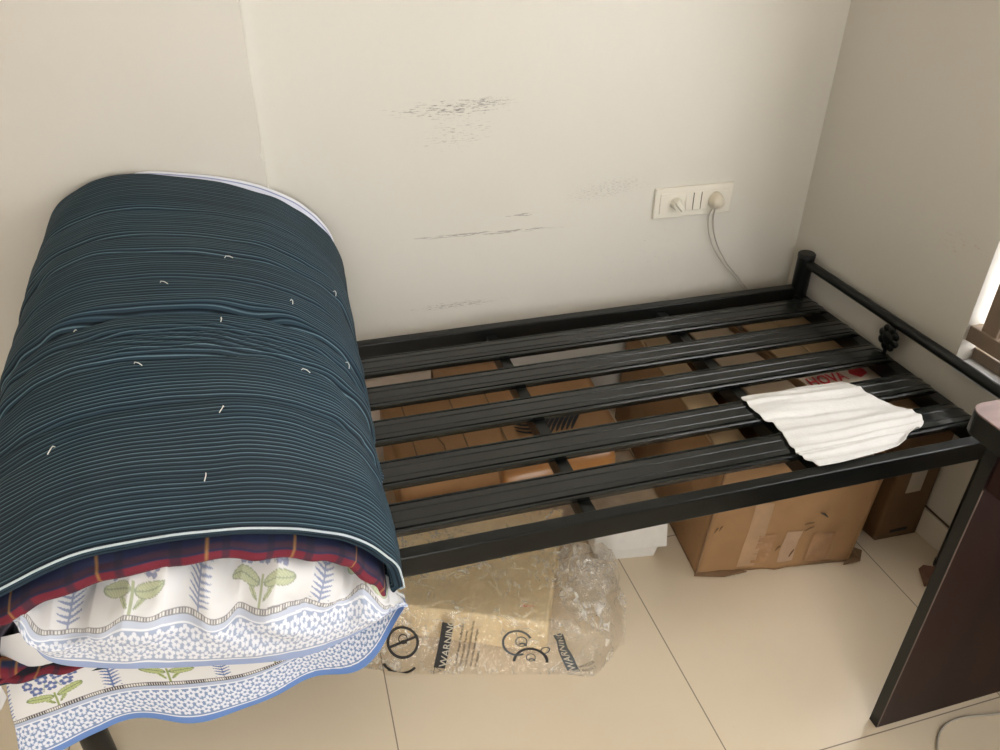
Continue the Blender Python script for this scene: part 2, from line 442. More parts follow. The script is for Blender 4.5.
def crease(t, y):
    d = 0
    for (yc, dep, sd) in CREASES:
        yw = yc+.018*nz(t*1.3, sd*7.1)+.006*nz(t*5, sd*3.3)
        s = .35+.65*sm(-.35, .25, nz(t*1.1+sd, sd*2.7))
        q = (y-yw)
        d -= dep*s*math.exp(-(q/.006)**2)
        d -= dep*.6*s*math.exp(-(q/.028)**2)
        d += dep*.5*s*math.exp(-((q-.02)/.012)**2)
    top = sm(0, .5, t)*sm(PI, PI-.5, t)
    # diagonal gathers
    g = math.exp(-((y+.60)/.035)**2)*math.exp(-((t-1.35)/.5)**2)
    d += g*.0025*math.sin((y*1.0+t*.07)*420)
    d += .006*nz(t*2.2, y*5)+.003*nz(t*5, y*11)
    return d
def roll_surf(t, y, off=0):
    p = rollp(t, y, off); q = rollp(t+.01, y, off)
    tan = (q-p); nrm = Vector((tan.z, 0, -tan.x))
    nrm = nrm.normalized() if nrm.length > 1e-9 else Vector((0, 0, 1))
    tt = t % (2*PI)
    lo = 1-.8*sm(PI+.1, PI+.5, tt)*sm(2*PI-.1, 2*PI-.5, tt)
    return p+nrm*crease(tt, y)*lo*(1 if off < .02 else .3)
# (y, inset) path across the layer: outside face, rounded rims, inside face
path = [(-.93, .022), (-.955, .018), (-.964, .013), (-.966, .007), (-.963, .002), (-.957, .0003), (-.945, 0)]
NY = 230
path += [(-.94+(-.055+.94)*k/NY, 0) for k in range(NY+1)]
path += [(-.048, .003), (-.044, .008), (-.044, .014), (-.05, .02), (-.09, .022), (-.5, .022), (-.90, .022)]
NT = 190
def ticking(u, v):
    i = min(len(path)-1, int(round(v*(len(path)-1)))); y, off = path[i]
    t = u*2*PI
    e = .010*nz(t*1.5, 8)*sm(-.6, -.97, y)
    return roll_surf(t, y+e, off)
mat_root = thing('rolled_mattress', 'thick rolled cotton mattress in navy and pale blue stripes on the left of the bed', 'mattress', (-1.66, -.5, .412))
def uvt(u, v):
    i = min(len(path)-1, int(round(v*(len(path)-1)))); return (u*2, path[i][0])
o = grid('ticking_cover', ticking, NT, len(path)-1, M['stripe'], None, closed_u=True, uvfn=uvt, flip=False); put(o, mat_root)
# bright piping around the front rim
pts = [roll_surf(t, -.960+.010*nz(t*1.5, 8)*sm(-.6, -.97, -.955), .0)+Vector((0, -.004, -.002)) for t in [2*PI*k/120 for k in range(-2, 68)]]
o = MB().tube(pts, .0017, 8).build('piping', M['piping'], smooth=True); put(o, mat_root)
# tuft threads
THR = [(1.588,-.454,.5),(1.357,-.355,.1),(.973,-.466,1.4),(1.357,-.552,1.6),(1.972,-.534,1.5),(1.665,-.651,.6),(.921,-.645,.3),(.563,-.336,1.3),(1.332,-.756,2.0),(1.998,-.775,2.1),(.511,-.552,1.2),(1.40,-.87,1.7)]
for (t, y, a) in THR:
    p = roll_surf(t, y); px = roll_surf(t-.05, y)-p; py = roll_surf(t, y-.02)-p
    px.normalize(); py.normalize(); nn = px.cross(py); nn = nn if nn.z > 0 else -nn
    d = px*math.cos(a)+py*math.sin(a); L = .016
    pts = [p-nn*.003, p+nn*.004+d*L*.15, p+nn*.005+d*L*.5+px*.001, p+nn*.003+d*L]
    o = MB().tube(pts, .0008, 6).build('tuft_thread', M['thread'], smooth=True); put(o, mat_root)
    o['label'] = 'short white tufting thread'

# plaid quilt rolled inside the mattress
def plaid(s, y):
    base = np.array((.016, .030, .085))
    w = (y+1.0)*1000
    if 29 < w < 47 or 66 < w < 84: base = np.array((.18, .012, .028))
    c = (s*1.9) % .075
    if c < .016: base = base*.55+np.array((.01, .012, .02))
    if .031 < c < .036: base = np.array((.42, .20, .05))*.8+base*.2
    if 56 < w < 59 or 47 < w < 49: base = np.array((.38, .17, .05))*.8
    return base
qpath = [(-.90, .050), (-.945, .0495), (-.966, .047), (-.978, .043), (-.981, .037), (-.975, .029), (-.955, .025), (-.90, .024)]
qp = []
for (a, b) in zip(qpath, qpath[1:]):
    for k in range(4): qp.append((lerp(a[0], b[0], k/4), lerp(a[1], b[1], k/4)))
qp.append(qpath[-1])
def quilt(u, v):
    y, off = qp[int(round(v*(len(qp)-1)))]
    t = u*2*PI
    r = .5+.5*math.sin(t*23+2*nz(t*3, 1)); f = sm(-.93, -.97, y)
    y += .010*f*sm(.2, 1, 1-v)*0
    return roll_surf(t, y-f*(.006*r)+.010*nz(t*1.5, 8), off+.006*f*(1-r)*(1 if off > .05 else .2)+f*.008*nz(t*4, 2))
Lc = 2*PI*.29
def qcol(u, v):
    s = u*Lc; c = s % .062; big = s % .124
    col = np.array((.012, .018, .060)) if v > .68 else (np.array((.15, .010, .024)) if v > .36 else np.array((.010, .010, .020)))
    if .74 < v < .80: col = np.array((.05, .02, .04))
    if c < .012: col = col*.35+np.array((.008, .010, .022))
    if .030 < big < .0335: col = np.array((.30, .15, .05))
    return col
o = grid('plaid_quilt', quilt, 520, len(qp)-1, painted('plaid_cotton', .85, .2), None, closed_u=True, colfn=qcol)
tag(o, 'red and navy plaid quilt showing as a thin ruffled edge inside the striped roll', 'quilt')
# second fold of the quilt, sagging low in the left of the opening
def fold(u, v):
    x = lerp(-1.975, -1.83, u); a = v*2*PI
    r = .017+.006*nz(u*4, 3)
    return Vector((x, -.945+r*1.2*math.cos(a)-.015*math.sin(u*PI), .462-.012*u+.008*math.sin(u*7)+r*math.sin(a)))
o2 = grid('quilt_fold', fold, 60, 20, painted('plaid_cotton_fold', .85, .2), None, colfn=lambda u, v: plaid(u*.3, -1.0+.02+.085*((v*1.6) % 1)))
o2.parent = o

# bedsheet with block print ------------------------------------------------
DY = np.array
WHITE = (.70, .695, .70)
def flower(x, y, px, py, R):
    dx, dy = x-px, y-py; r = math.hypot(dx, dy)
    if r > R*1.25: return 0
    if r < R*.2: return 0
    for k in range(5):
        a = 2*PI*k/5+.3
        if math.hypot(dx-R*.62*math.cos(a), dy-R*.62*math.sin(a)) < R*.36: return 1
    return 0
def sheet_col(u, d):
    """u along the hem, d distance from the hem, in metres"""
    blue = (.13, .24, .55); band = (.20, .28, .47)
    if d < .014: return blue
    if d < .0165: return (.78, .80, .86)
    if d < .0685:
        for row, off in ((.0265, 0), (.0430, .0085), (.0595, 0)):
            px = round((u-off)/.0172)*.0172+off
            if flower(u, d, px, row, .0086): return (.74, .76, .84)
        if (abs(d-.0348) < .001 or abs(d-.0512) < .001) and (u*300) % 2 < 1.1: return (.6, .66, .8)
        return band
    if d < .071: return (.78, .80, .86)
    if d < .0765: return (.42, .48, .63)
    if d < .083:
        if d < .0777 or d > .0818: return (.07, .06, .07)
        return (.07, .06, .07) if (u/.0042) % 1 < .5 else (.72, .70, .66)
    # ground with motifs
    q = (u-.055) % .192 - .096      # leaf column centred at 0
    dd = (d-.086)*1.4
    if abs(q) < .0012 and dd < .085: return (.10, .15, .33)
    if abs(q) < .0155 and 0 < dd < .088:
        s = (dd-abs(q)*.55) % .0088
        if s < .0040*(1-(abs(q)/.017)**2)+.0006: return (.10, .16, .36)
    p = (u-.055) % .192 - .0         # plant centred at .096 away from columns
    p = ((u-.055+.096) % .192) - .096 if False else ((u-.055) % .192) - .192/2
    p = (u-.055+.0) % .192
    p = p-.096
    # q==p here; plants sit half a period away
    g = ((u-.055+.096) % .192)-.096
    if abs(g) < .0022 and dd < .035: return (.27, .33, .12)
    for sgn in (-1, 1):
        for (cx, cy, rx, ry, an) in ((.026, .030, .024, .0095, .25), (.014, .016, .015, .0035, .9)):
            x = g*sgn-cx; y = dd-cy; ca, sa = math.cos(an), math.sin(an)
            X = x*ca+y*sa; Y = -x*sa+y*ca
            e = (X/rx)**2+(Y/ry)**2+.25*math.sin(X*900)*0
            if e < 1:
                if abs(Y) < .0009 or e > .80: return (.16, .22, .09)
                return (.36, .42, .17) if (X*400+abs(Y)*500) % 2 < 1.3 else (.50, .54, .30)
    for (fx, fy, R) in ((0, .056, .013), (-.027, .053, .0125), (.027, .054, .0125), (-.013, .078, .012), (.015, .079, .012), (-.040, .070, .011), (.040, .072, .011), (0, .098, .011)):
        f = flower(g, dd, fx, fy, R)
        if f:
            r = math.hypot(g-fx, dd-fy)
            return (.10, .14, .32) if r > R*.4 else (.33, .38, .55)
    if dd > .045 and (abs(g-.012+.3*(dd-.06)) < .0012 or abs(g+.012-.3*(dd-.06)) < .0012) and dd < .09 and abs(g) < .04: return (.33, .40, .35)
    return WHITE
sheet = thing('bedsheet', 'white bedsheet block-printed with blue flowers and green plants, spilling from the rolled mattress', 'bedsheet', (-1.62, -.98, .43))
SM = painted('block_print_cotton', .9, .1, 900)
mouth = [(-1.885,-.935,.555), (-1.84,-.93,.590), (-1.74,-.93,.611), (-1.65,-.93,.616), (-1.572,-.93,.609), (-1.489,-.93,.588), (-1.42,-.93,.540), (-1.365,-.955,.470), (-1.345,-.985,.437)]
hem = [(-1.853,-.985,.585), (-1.842,-1.0,.548), (-1.825,-1.005,.505), (-1.76,-1.02,.487), (-1.65,-1.025,.458), (-1.515,-1.02,.423), (-1.43,-1.01,.432), (-1.37,-1.0,.452), (-1.3425,-.99,.447)]
def upper(u, v):
    a = pl(mouth, u); b = pl(hem, u)
    p = a.lerp(b, v)
    bul = math.sin(PI*min(1, v*.96))**1.15*sm(-.02, .10, u)*sm(1.02, .82, u)
    rad = .040+.012*nz(u*3, 2)
    p += Vector((0, -rad*bul, .020*bul*(1-v)))
    # gathered folds running from the mouth
    w = sm(1, .15, v)
    p += Vector((.004*nz(u*9, v*3), -.017*w*math.sin(u*30+6*nz(u*4, v*2)), .011*w*math.sin(u*23+4*nz(u*5, 7))-.008*w*abs(math.sin(u*41))))*sm(0, .1, u)*sm(1, .9, u)
    p += Vector((0, -.009*nz(u*9, v*4, 3)-.004*nz(u*24, v*9, 5), .006*nz(u*9, v*5, 9)))*math.sin(PI*v)
    # crease with a tucked pleat at the left
    pl_ = math.exp(-((u-.20)/.035)**2)*sm(1, .2, v); p += Vector((0, .022, -.010))*pl_
    return p
LU = .60
def ucol(u, v):
    L = .150-.03*sm(.6, 1, u)
    d = (1-v)*L
    c = sheet_col(u*.72+.02, d); k = .30 if d > .083 else .30
    return tuple(lerp(a, b, k) for a, b in zip(c, WHITE))
o = grid('top_fold', upper, 560, 150, SM, None, colfn=ucol, thick=.0008); put(o, sheet)
# lower layer hanging in front of the bed
ltop = [(-1.912,-.935,.495), (-1.86,-.955,.520), (-1.75,-.965,.520), (-1.6,-.97,.49), (-1.5,-.97,.455), (-1.42,-.965,.44), (-1.37,-.96,.45), (-1.345,-.975,.445)]
lhem = [(-1.928,-.985,.285), (-1.88,-.985,.292), (-1.82,-.985,.300), (-1.707,-.985,.296), (-1.603,-.985,.292), (-1.52,-.985,.300), (-1.449,-.985,.320), (-1.39,-.985,.366), (-1.345,-.985,.440)]
def lower(u, v):
    a = pl(ltop, u); b = pl(lhem, u); p = a.lerp(b, v)
    e = math.sin(PI*min(1, u*1.05))
    p += Vector((0, -.014*math.sin(u*15+v*1.5)*v-.008*nz(u*6, v*3), .003*math.sin(u*30)*v))*sm(1, .85, u)
    p += Vector((0, .018*math.sin(PI*v)*sm(.6, .95, u), 0))
    return p
def lcol(u, v):
    L = .225-.12*sm(.55, 1, u)
    return sheet_col(u*.80-.037, (1-v)*L)
o = grid('hanging_layer', lower, 560, 190, SM, None, colfn=lcol, thick=.0008); put(o, sheet)
# small flap showing left of the hanging layer
def flap(u, v):
    return Vector((lerp(-1.985, -1.925, u), -.955-.01*math.sin(u*3), lerp(.485, .395-.03*math.sin(PI*u), v)))
o = grid('side_flap', flap, 60, 60, SM, None, colfn=lambda u, v: sheet_col(u*.06+.25, .15-.09*v*.9+.03), thick=.0008); put(o, sheet)
# far end of the sheet standing out behind the roll
def farfold(u, v):
    t = lerp(.35, 1.75, u); e = math.sin(PI*u)
    p = rollp(t, -.05, .012); q = rollp(t, -.036, -.012*e**.5+.004)
    r = p.lerp(q, v); r.y = lerp(-.06, -.034, v)+.004*nz(u*9)
    return r
o = grid('far_edge', farfold, 160, 12, SM, None, colfn=lambda u, v: (.66, .68, .80) if .35 < v < .72 else ((.16, .2, .42) if .72 <= v < .82 else (.75, .76, .82)), thick=.0008); put(o, sheet)
# inner coils of the sheet filling the roll, outer ring coloured dark for the shade in there
def inner(u, v):
    t = u*2*PI; s = v
    y = -.93+.02*sm(.6, 1, s)
    p = rollp(t, y, .056+.10*s); c = Vector((-1.66, y, .50))
    return p.lerp(c, sm(.5, 1, s))+Vector((0, .012*math.sin(s*22), 0))
o = grid('inner_coils', inner, 120, 40, painted('sheet_cotton_inner', .9), None, closed_u=True, colfn=lambda u, v: (.06, .05, .07) if v < .35 else (.45, .46, .55)); put(o, sheet)

# ------------------------------------------------------------------ white cloth on the slats
# lies over slats 3-5 and droops between them
def cloth(u, v):
    ax = [(-.502,-.566), (-.37,-.558), (-.235,-.568)]
    lx = [(-.502,-.566), (-.505,-.615), (-.497,-.662), (-.484,-.672), (-.490,-.712), (-.500,-.758), (-.497,-.800), (-.487,-.835)]
    rx = [(-.235,-.568), (-.222,-.600), (-.212,-.638), (-.180,-.685), (-.166,-.735), (-.185,-.772), (-.240,-.795), (-.262,-.812)]
    bx = [(-.487,-.835), (-.41,-.834), (-.32,-.826), (-.262,-.812)]
    P = lambda l, t: pl([(a, b, 0) for a, b in l], t)
    p = P(ax, u)*(1-v)+P(bx, u)*v+P(lx, v)*(1-u)+P(rx, v)*u
    c00, c10, c01, c11 = [Vector((a, b, 0)) for a, b in (ax[0], ax[-1], bx[0], bx[-1])]
    p -= c00*(1-u)*(1-v)+c10*u*(1-v)+c01*(1-u)*v+c11*u*v
    y = p.y
    on = max(math.exp(-((y-s)/.042)**4) for s in SLATS)
    z = lerp(.3985, .4075, on)
    if y < -.78: z = lerp(.4075, .4115, sm(-.785, -.826, y))-.004*math.exp(-((y+.805)/.014)**2)
    rip = (.5+.5*math.sin(y*230+9*nz(p.x*3, y*6)))**2
    z += .0042*rip*(.2+.8*sm(-.3, .3, nz(p.x*4, y*25, 4)))+.003*nz(p.x*6, y*45, 2)+.0035*math.exp(-((y+.655+.05*(p.x+.35))/.012)**2)+.006*math.exp(-((y+.745)/.009)**2)*sm(-.5, -.3, p.x)
    z += .010*sm(.85, 1, u)*sm(.5, .95, v)+.002*nz(p.x*14, y*14)+.0015
    return Vector((p.x, p.y, z))
CL = simple('white_crumpled_cloth', (.66, .645, .62), .9, var=.02, scale=60, bmp=.3, bscale=220, spec=.1)
o = grid('white_cloth', cloth, 140, 150, CL, None, thick=.0015)
tag(o, 'crumpled white cloth lying flat across the black slats near the head end', 'cloth')

# ------------------------------------------------------------------ cartons under the bed
def carton_walls(name, B, T, mat, rot=0, disp=.004, seed=0, root=None, cuts=18, faces=(0,1,2,3), bottomcrush=0):
    """four battered walls between bottom quad B and top quad T (ccw from front-left)"""
    vs = []; fs = []
    def P(k, u, v):
        b = Vector(B[k]).lerp(Vector(B[(k+1)%4]), u); t = Vector(T[k]).lerp(Vector(T[(k+1)%4]), u)
        return b.lerp(t, v)
    for k in faces:
        d = (Vector(B[(k+1)%4])-Vector(B[k])).normalized(); nr = Vector((d.y, -d.x, 0))
        n0 = len(vs)
        for j in range(cuts+1):
            for i in range(cuts+1):
                u, v = i/cuts, j/cuts; p = P(k, u, v)
                e = min(1, 8*min(u, 1-u))
                a = disp*(nz(p.x*9+seed, p.y*9, p.z*9)*1.3+.7*nz(p.x*25+seed, p.y*25, p.z*25))*e*(0 if j == 0 and not bottomcrush else 1)
                a += bottomcrush*(1-sm(0, .12, v))*max(0, nz(p.x*22+seed, p.y*22, 1))
                a += disp*1.2*math.sin(PI*u)*math.sin(PI*v)
                vs.append(p+nr*a)
        for j in range(cuts):
            for i in range(cuts):
                a = n0+j*(cuts+1)+i; fs.append((a, a+1, a+cuts+2, a+cuts+1))
    o = mesh_obj(name, vs, fs, mat, None, True)
    m = o.modifiers.new('solid', 'SOLIDIFY'); m.thickness = .005; m.offset = -1
    if root: put(o, root)
    return o
def panel(name, q, mat, root, thick=.004, disp=.002, seed=0, n=14):
    """a sheet of board between four corners"""
    q = [Vector(p) for p in q]
    def f(u, v):
        p = (q[0]*(1-u)+q[1]*u)*(1-v)+(q[3]*(1-u)+q[2]*u)*v
        return p+Vector((0, 0, disp*(nz(p.x*14+seed, p.y*14)+.6*nz(p.x*40+seed, p.y*40))))
    o = grid(name, f, n, n, mat, None, thick=thick)
    if root: put(o, root)
    return o

# big battered carton
big = thing('cardboard_box', 'largest battered brown cardboard box under the bed, its flaps half open', 'box', (-.42, -.4, 0))
B = [(-.622,-.695,.0), (-.242,-.757,.0), (-.245,-.10,.0), (-.552,-.045,.0)]
T = [(-.600,-.700,.335), (-.238,-.775,.335), (-.262,-.09,.335), (-.545,-.06,.335)]
carton_walls('box_wall', [(p[0], p[1], .004) for p in B], T, M['card'], seed=2, root=big, disp=.005, bottomcrush=.006, cuts=26)
panel('box_bottom', [(p[0], p[1], .006) for p in (B[0], B[1], B[2], B[3])], M['card_dark'], big)
panel('flap', [T[0], (-.515,-.715,.330), (-.468,-.08,.330), T[3]], M['card_light'], big, seed=3)
panel('flap', [(-.40,-.715,.322), (T[1][0]-.03, T[1][1]+.012, .333), (-.285,-.10,.333), (-.395,-.09,.325)], M['card_top'], big, seed=5)
# crushed lower corners and torn edge
def shard(pts, mat, name, root, th=.003, **k):
    mb = MB(); n = len(pts)
    up = Vector((0, 0, th))
    mb.add([Vector(p) for p in pts]+[Vector(p)+up for p in pts], [tuple(range(n))[::-1], tuple(range(n, 2*n))]+[(i, (i+1)%n, (i+1)%n+n, i+n) for i in range(n)])
    return put(mb.build(name, mat), root)
shard([(-.262,-.765,.003), (-.222,-.772,.012), (-.205,-.752,.022), (-.218,-.735,.020), (-.200,-.722,.030), (-.228,-.728,.006)], M['card_dark'], 'torn_corner', big)
shard([(-.628,-.700,.002), (-.560,-.722,.003), (-.50,-.722,.003), (-.55,-.702,.010), (-.60,-.690,.012)], M['card_dark'], 'torn_corner', big)
# front tape patches, staples and dents follow the front face
def front_pt(s, z, out=.0065):
    b = Vector(B[0]).lerp(Vector(B[1]), s); t = Vector(T[0]).lerp(Vector(T[1]), s); p = b.lerp(t, z/.335)
    return p+Vector((-.16, -.987, 0))*(out+.004*math.sin(PI*s)*math.sin(PI*min(1, z/.335)))
def front_patch(name, s0, s1, z0, z1, mat, sk=0, out=.007):
    def f(u, v):
        s = lerp(s0, s1, u)+sk*v; z = lerp(z0, z1, v); p = front_pt(s, z, 0)
        b = Vector(B[0]).lerp(Vector(B[1]), s)
        a = .005*(nz(p.x*9+2, p.y*9, p.z*9)*1.3+.7*nz(p.x*25+2, p.y*25, p.z*25))+.006*(1-sm(0, .12, z/.335))*max(0, nz(p.x*22+2, p.y*22, 1))+.006*math.sin(PI*s)*math.sin(PI*z/.335)
        q = Vector(B[0]).lerp(Vector(B[1]), s).lerp(Vector(T[0]).lerp(Vector(T[1]), s), z/.335)
        return q+Vector((-.16, -.987, 0))*(a+.0022)
    return put(grid(name, f, 10, 10, mat, None), big)
front_patch('tape_strip', .33, .44, .03, .125, M['tape'])
front_patch('tape_strip', .68, .83, .02, .115, M['tape'])
front_patch('tape_strip', .25, .36, .02, .22, simple('faded_tape', (.40, .255, .145), .4, bmp=.3))
front_patch('tape_strip', .50, .60, .03, .13, simple('worn_tape', (.42, .28, .18), .4, bmp=.4))
for (s0, z0, s1, z1) in ((.66,.190,.715,.175), (.585,.155,.64,.16), (.455,.075,.475,.09), (.56,.05,.575,.075), (.03,.145,.045,.16), (.055,.150,.068,.165), (.60,.135,.65,.147)):
    a, b = front_pt(s0, z0, .010), front_pt(s1, z1, .010)
    put(MB().tube([a, (a+b)/2+Vector((0, 0, .002)), b], [.001, .0028 if s0 == .66 else .0018, .001], 6).build('cut_mark', M['ink' if s0 == .66 else 'card_dark']), big)
shard([(-.615,-.655,.326), (-.62+.02,-.69,.330), (-.60,-.62,.334)], M['card'], 'torn_corner', big)

put(MB().tube([Vector(B[0]).lerp(Vector(T[0]), k/12)+Vector((-.002, -.003, .004)) for k in range(13)], .0024, 6).build('corner_seam', M['card_dark']), big)
# carton behind on the right, closed, with taped seam
car = thing('cardboard_carton', 'closed tan cardboard carton in the corner under the head end, beneath the red printed packet', 'box', (-.135, -.33, 0))
cb = [(-.222,-.535,0), (-.020,-.535,0), (-.018,-.135,0), (-.222,-.135,0)]; ct = [(p[0], p[1], .318) for p in cb]
carton_walls('box_wall', cb, ct, M['card'], seed=9, root=car, disp=.002)
panel('flap', [(-.226,-.538,.322), (-.128,-.538,.321), (-.124,-.132,.322), (-.226,-.132,.324)], M['card_light'], car, seed=1)
panel('flap', [(-.125,-.538,.320), (-.016,-.538,.323), (-.014,-.132,.324), (-.121,-.132,.320)], M['card_light'], car, seed=4)
# narrow carton at the wall
nar = thing('narrow_carton', 'narrow brown cardboard carton with a pale label, standing at the skirting under the head end', 'box', (-.07, -.63, 0))
nb = [(-.130,-.712,0), (-.012,-.716,0), (-.012,-.555,0), (-.150,-.600+.045,0)]; ntp = [(p[0], p[1], .335) for p in nb]
carton_walls('box_wall', nb, ntp, M['card_dark'], seed=12, root=nar, disp=.001)
panel('flap', ntp, M['card'], nar, disp=.001)
put(MB().box(-.092, -.050, -.7175, -.7150, .150, .262).build('label', M['label']), nar)
put(MB().box(-.095, -.045, -.7172, -.7148, .020, .029).build('hand_slot', M['ink'], bevel=.001), nar)
# printed packet lying on the closed carton
pk = thing('printed_packet', 'cream plastic packet with red lettering lying on the closed carton under the slats', 'packet', (-.13, -.43, .33))
def packet(u, v):
    x = lerp(-.250, -.035, u); y = lerp(-.520, -.410, v)-.02*(u-.5)*0
    e = math.sin(PI*u)**.4*math.sin(PI*v)**.4
    return Vector((x, y, .329+.012*e+.003*nz(x*30, y*30)))
PKM = simple('cream_film', (.70, .60, .48), .25, var=.12, scale=30, coat=.4)
put(grid('film_cover', packet, 40, 24, PKM, None, thick=.003), pk)
def text_mesh(txt, size, name, mat, fn, root=None, bold=.0, align='LEFT'):
    cu = bpy.data.curves.new(name, 'FONT'); cu.body = txt; cu.size = size; cu.resolution_u = 3; cu.offset = bold; cu.align_x = align
    t = bpy.data.objects.new(name, cu); COL.objects.link(t)
    dg = bpy.context.evaluated_depsgraph_get(); me0 = bpy.data.meshes.new_from_object(t.evaluated_get(dg))
    vs = [fn(v.co.x, v.co.y) for v in me0.vertices]; fs = [tuple(p.vertices) for p in me0.polygons]
    bpy.data.objects.remove(t); bpy.data.curves.remove(cu); bpy.data.meshes.remove(me0)
    o = mesh_obj(name, vs, fs, mat)
    if root: put(o, root)
    return o
def on_packet(x, y):
    u = (x+.250)/.215; v = (y+.520)/.11
    return packet(min(1, max(0, u)), min(1, max(0, v)))+Vector((0, 0, .003))
text_mesh('HOVA', .052, 'red_lettering', M['red_ink'], lambda x, y: on_packet(-.240+x*.72, -.486+y), pk, .0012)
ar = MB(); cc = [(-.118, -.462), (-.100, -.430), (-.080, -.434), (-.062, -.446), (-.068, -.470), (-.100, -.486)]
ar.add([on_packet(a, b) for a, b in cc], [tuple(range(6))]); put(ar.build('red_emblem', M['red_ink']), pk)
# logo carton against the back wall
lg = thing('logo_carton', 'low orange-brown cardboard carton printed with black feather stripes, by the back wall', 'box', (-.97, -.2, 0))
lb = [(-1.262,-.352,0), (-.690,-.362,0), (-.668,-.058,0), (-1.268,-.058,0)]; lt = [(p[0], p[1], .196) for p in lb]
carton_walls('box_wall', lb, lt, M['card_orange'], seed=20, root=lg, disp=.0015)
panel('flap', [(-1.264,-.354,.199), (-.688,-.364,.199), (-.679,-.212,.200), (-1.266,-.208,.200)], M['card_orange'], lg, seed=6, disp=.001, n=24)
panel('flap', [(-1.266,-.205,.200), (-.679,-.209,.200), (-.666,-.056,.199), (-1.270,-.056,.199)], M['card_orange'], lg, seed=7, disp=.001, n=24)
for x in (-1.215, -1.085, -.985): put(MB().box(x, x+.0035, -.352, -.06, .2005, .2022).build('crease_line', M['card_dark']), lg)
put(MB().tube([(-1.175,-.235,.2022), (-1.150,-.262,.2022), (-1.140,-.30,.2022), (-1.142,-.33,.2022)], .0018, 6).build('crease_line', M['card_dark']), lg)
for j, (cx0, cy0, dr) in enumerate(((-.905, -.262, -1), (-.815, -.262, 1))):
    mb = MB()
    for k in range(8 if dr == 1 else 5):
        if dr == 1:
            x0 = cx0-.064+k*.0138; pts = [(x0-.026, cy0-.058, 0), (x0-.006, cy0-.026, 0), (x0+.016, cy0+.002, 0), (x0+.040, cy0+.022, 0)]
        else:
            y0 = cy0-.045+k*.0165; pts = [(cx0-.045, y0+.018, 0), (cx0-.02, y0+.002, 0), (cx0+.012, y0-.001, 0), (cx0+.045, y0+.014, 0)]
        q = [pl(pts, s/12) for s in range(13)]; vs = []; fs = []
        for s, p in enumerate(q):
            d = (q[min(12, s+1)]-q[max(0, s-1)]).normalized(); w = .0050*math.sin(PI*(s+.4)/13)**.6
            nn = Vector((-d.y, d.x, 0)); a = p+nn*w; b = p-nn*w; vs += [(a.x, a.y, .2024), (b.x, b.y, .2024)]
        fs = [(2*s, 2*s+1, 2*s+3, 2*s+2) for s in range(12)]; mb.add(vs, fs)
    o = put(mb.build('feather_print', M['ink']), lg); o['label'] = 'black feather stripe print'
# two flat cartons standing between the logo carton and the wall
s1 = MB().box(-1.31, -1.120, -.050, -.014, 0, .262).build('flat_carton', M['card_pale'], bevel=.002); tag(s1, 'pale flat carton standing on edge against the back wall beside the brown one', 'box')
s2 = MB().box(-1.113, -.905, -.046, -.012, 0, .258).build('flat_carton', M['card'], bevel=.002); tag(s2, 'brown flat carton standing on edge against the back wall, nearer the bed middle', 'box')

# orange wooden roller
rl = MB().tube([(-1.03,-.440,.190), (-1.024,-.440,.190), (-.765,-.433,.190), (-.748,-.4325,.190), (-.740,-.4322,.190)], [.030, .036, .036, .031, .015], 28)
o = rl.build('wooden_roller', M['orange_wood'], smooth=True); tag(o, 'glossy orange-brown wooden roller lying across the things under the bed', 'roller')
# foam tub
tub = thing('foam_tub', 'small white foam tub with a tan film lid, left of the big box', 'tub', (-.77, -.5, 0))
put(MB().hexa([(-.828,-.592,0), (-.690,-.612,0), (-.680,-.40,0), (-.82,-.39,0)], [(-.838,-.596,.045), (-.682,-.616,.045), (-.672,-.385,.045), (-.83,-.375,.045)]).build('base', M['styro'], bevel=.003), tub)
put(MB().hexa([(-.850,-.606,.043), (-.668,-.630,.043), (-.660,-.375,.043), (-.84,-.365,.043)], [(-.846,-.600,.140), (-.674,-.622,.140), (-.666,-.38,.140), (-.838,-.37,.140)]).build('body', M['styro'], bevel=.004), tub)
panel('lid', [(-.848,-.603,.146), (-.676,-.624,.146), (-.664,-.375,.148), (-.842,-.365,.146)], simple('tan_film_lid', (.36, .27, .18), .25, var=.25, scale=14, bmp=.5, bscale=40, coat=.3), tub, thick=.005, disp=.004, n=24)

# ------------------------------------------------------------------ bag with foam board
ang = math.radians(180-25)
C0 = Vector((-1.040, -.820, 0)); U = Vector((math.cos(ang), math.sin(ang), 0)); W = Vector((.42, .907, 0)).normalized()
def S(a, b, z): return C0+U*a+W*b+Vector((0, 0, z))
bd = MB().hexa([S(.40,.006,.003), S(0,.006,.003), S(0,.36,.003), S(.40,.26,.003)], [S(.40,.006,.098), S(0,.006,.098), S(0,.36,.102), S(.40,.26,.100)]).build('foam_board', M['board'], bevel=.006, seg=3)
tag(bd, 'thick tan board wrapped in the clear plastic bag on the floor', 'board')
bag = thing('plastic_bag', 'clear crinkled plastic bag with black warning prints, wrapped round the tan board', 'bag', tuple(S(.1,.1,0)))
FU0, FU1 = .435, -.165
PR = [(-.085,.0025), (-.075,.006), (-.060,.018), (-.045,.034), (-.030,.055), (-.018,.080), (-.008,.103), (.008,.112), (.04,.114), (.10,.115), (.17,.116), (.24,.117), (.31,.118), (.37,.118), (.405,.112), (.425,.06), (.44,.01)]
def prof_at(s):
    q = pl([(0, a, b) for a, b in PR], s); return q.y, q.z
PROF = [prof_at(k/200) for k in range(201)]
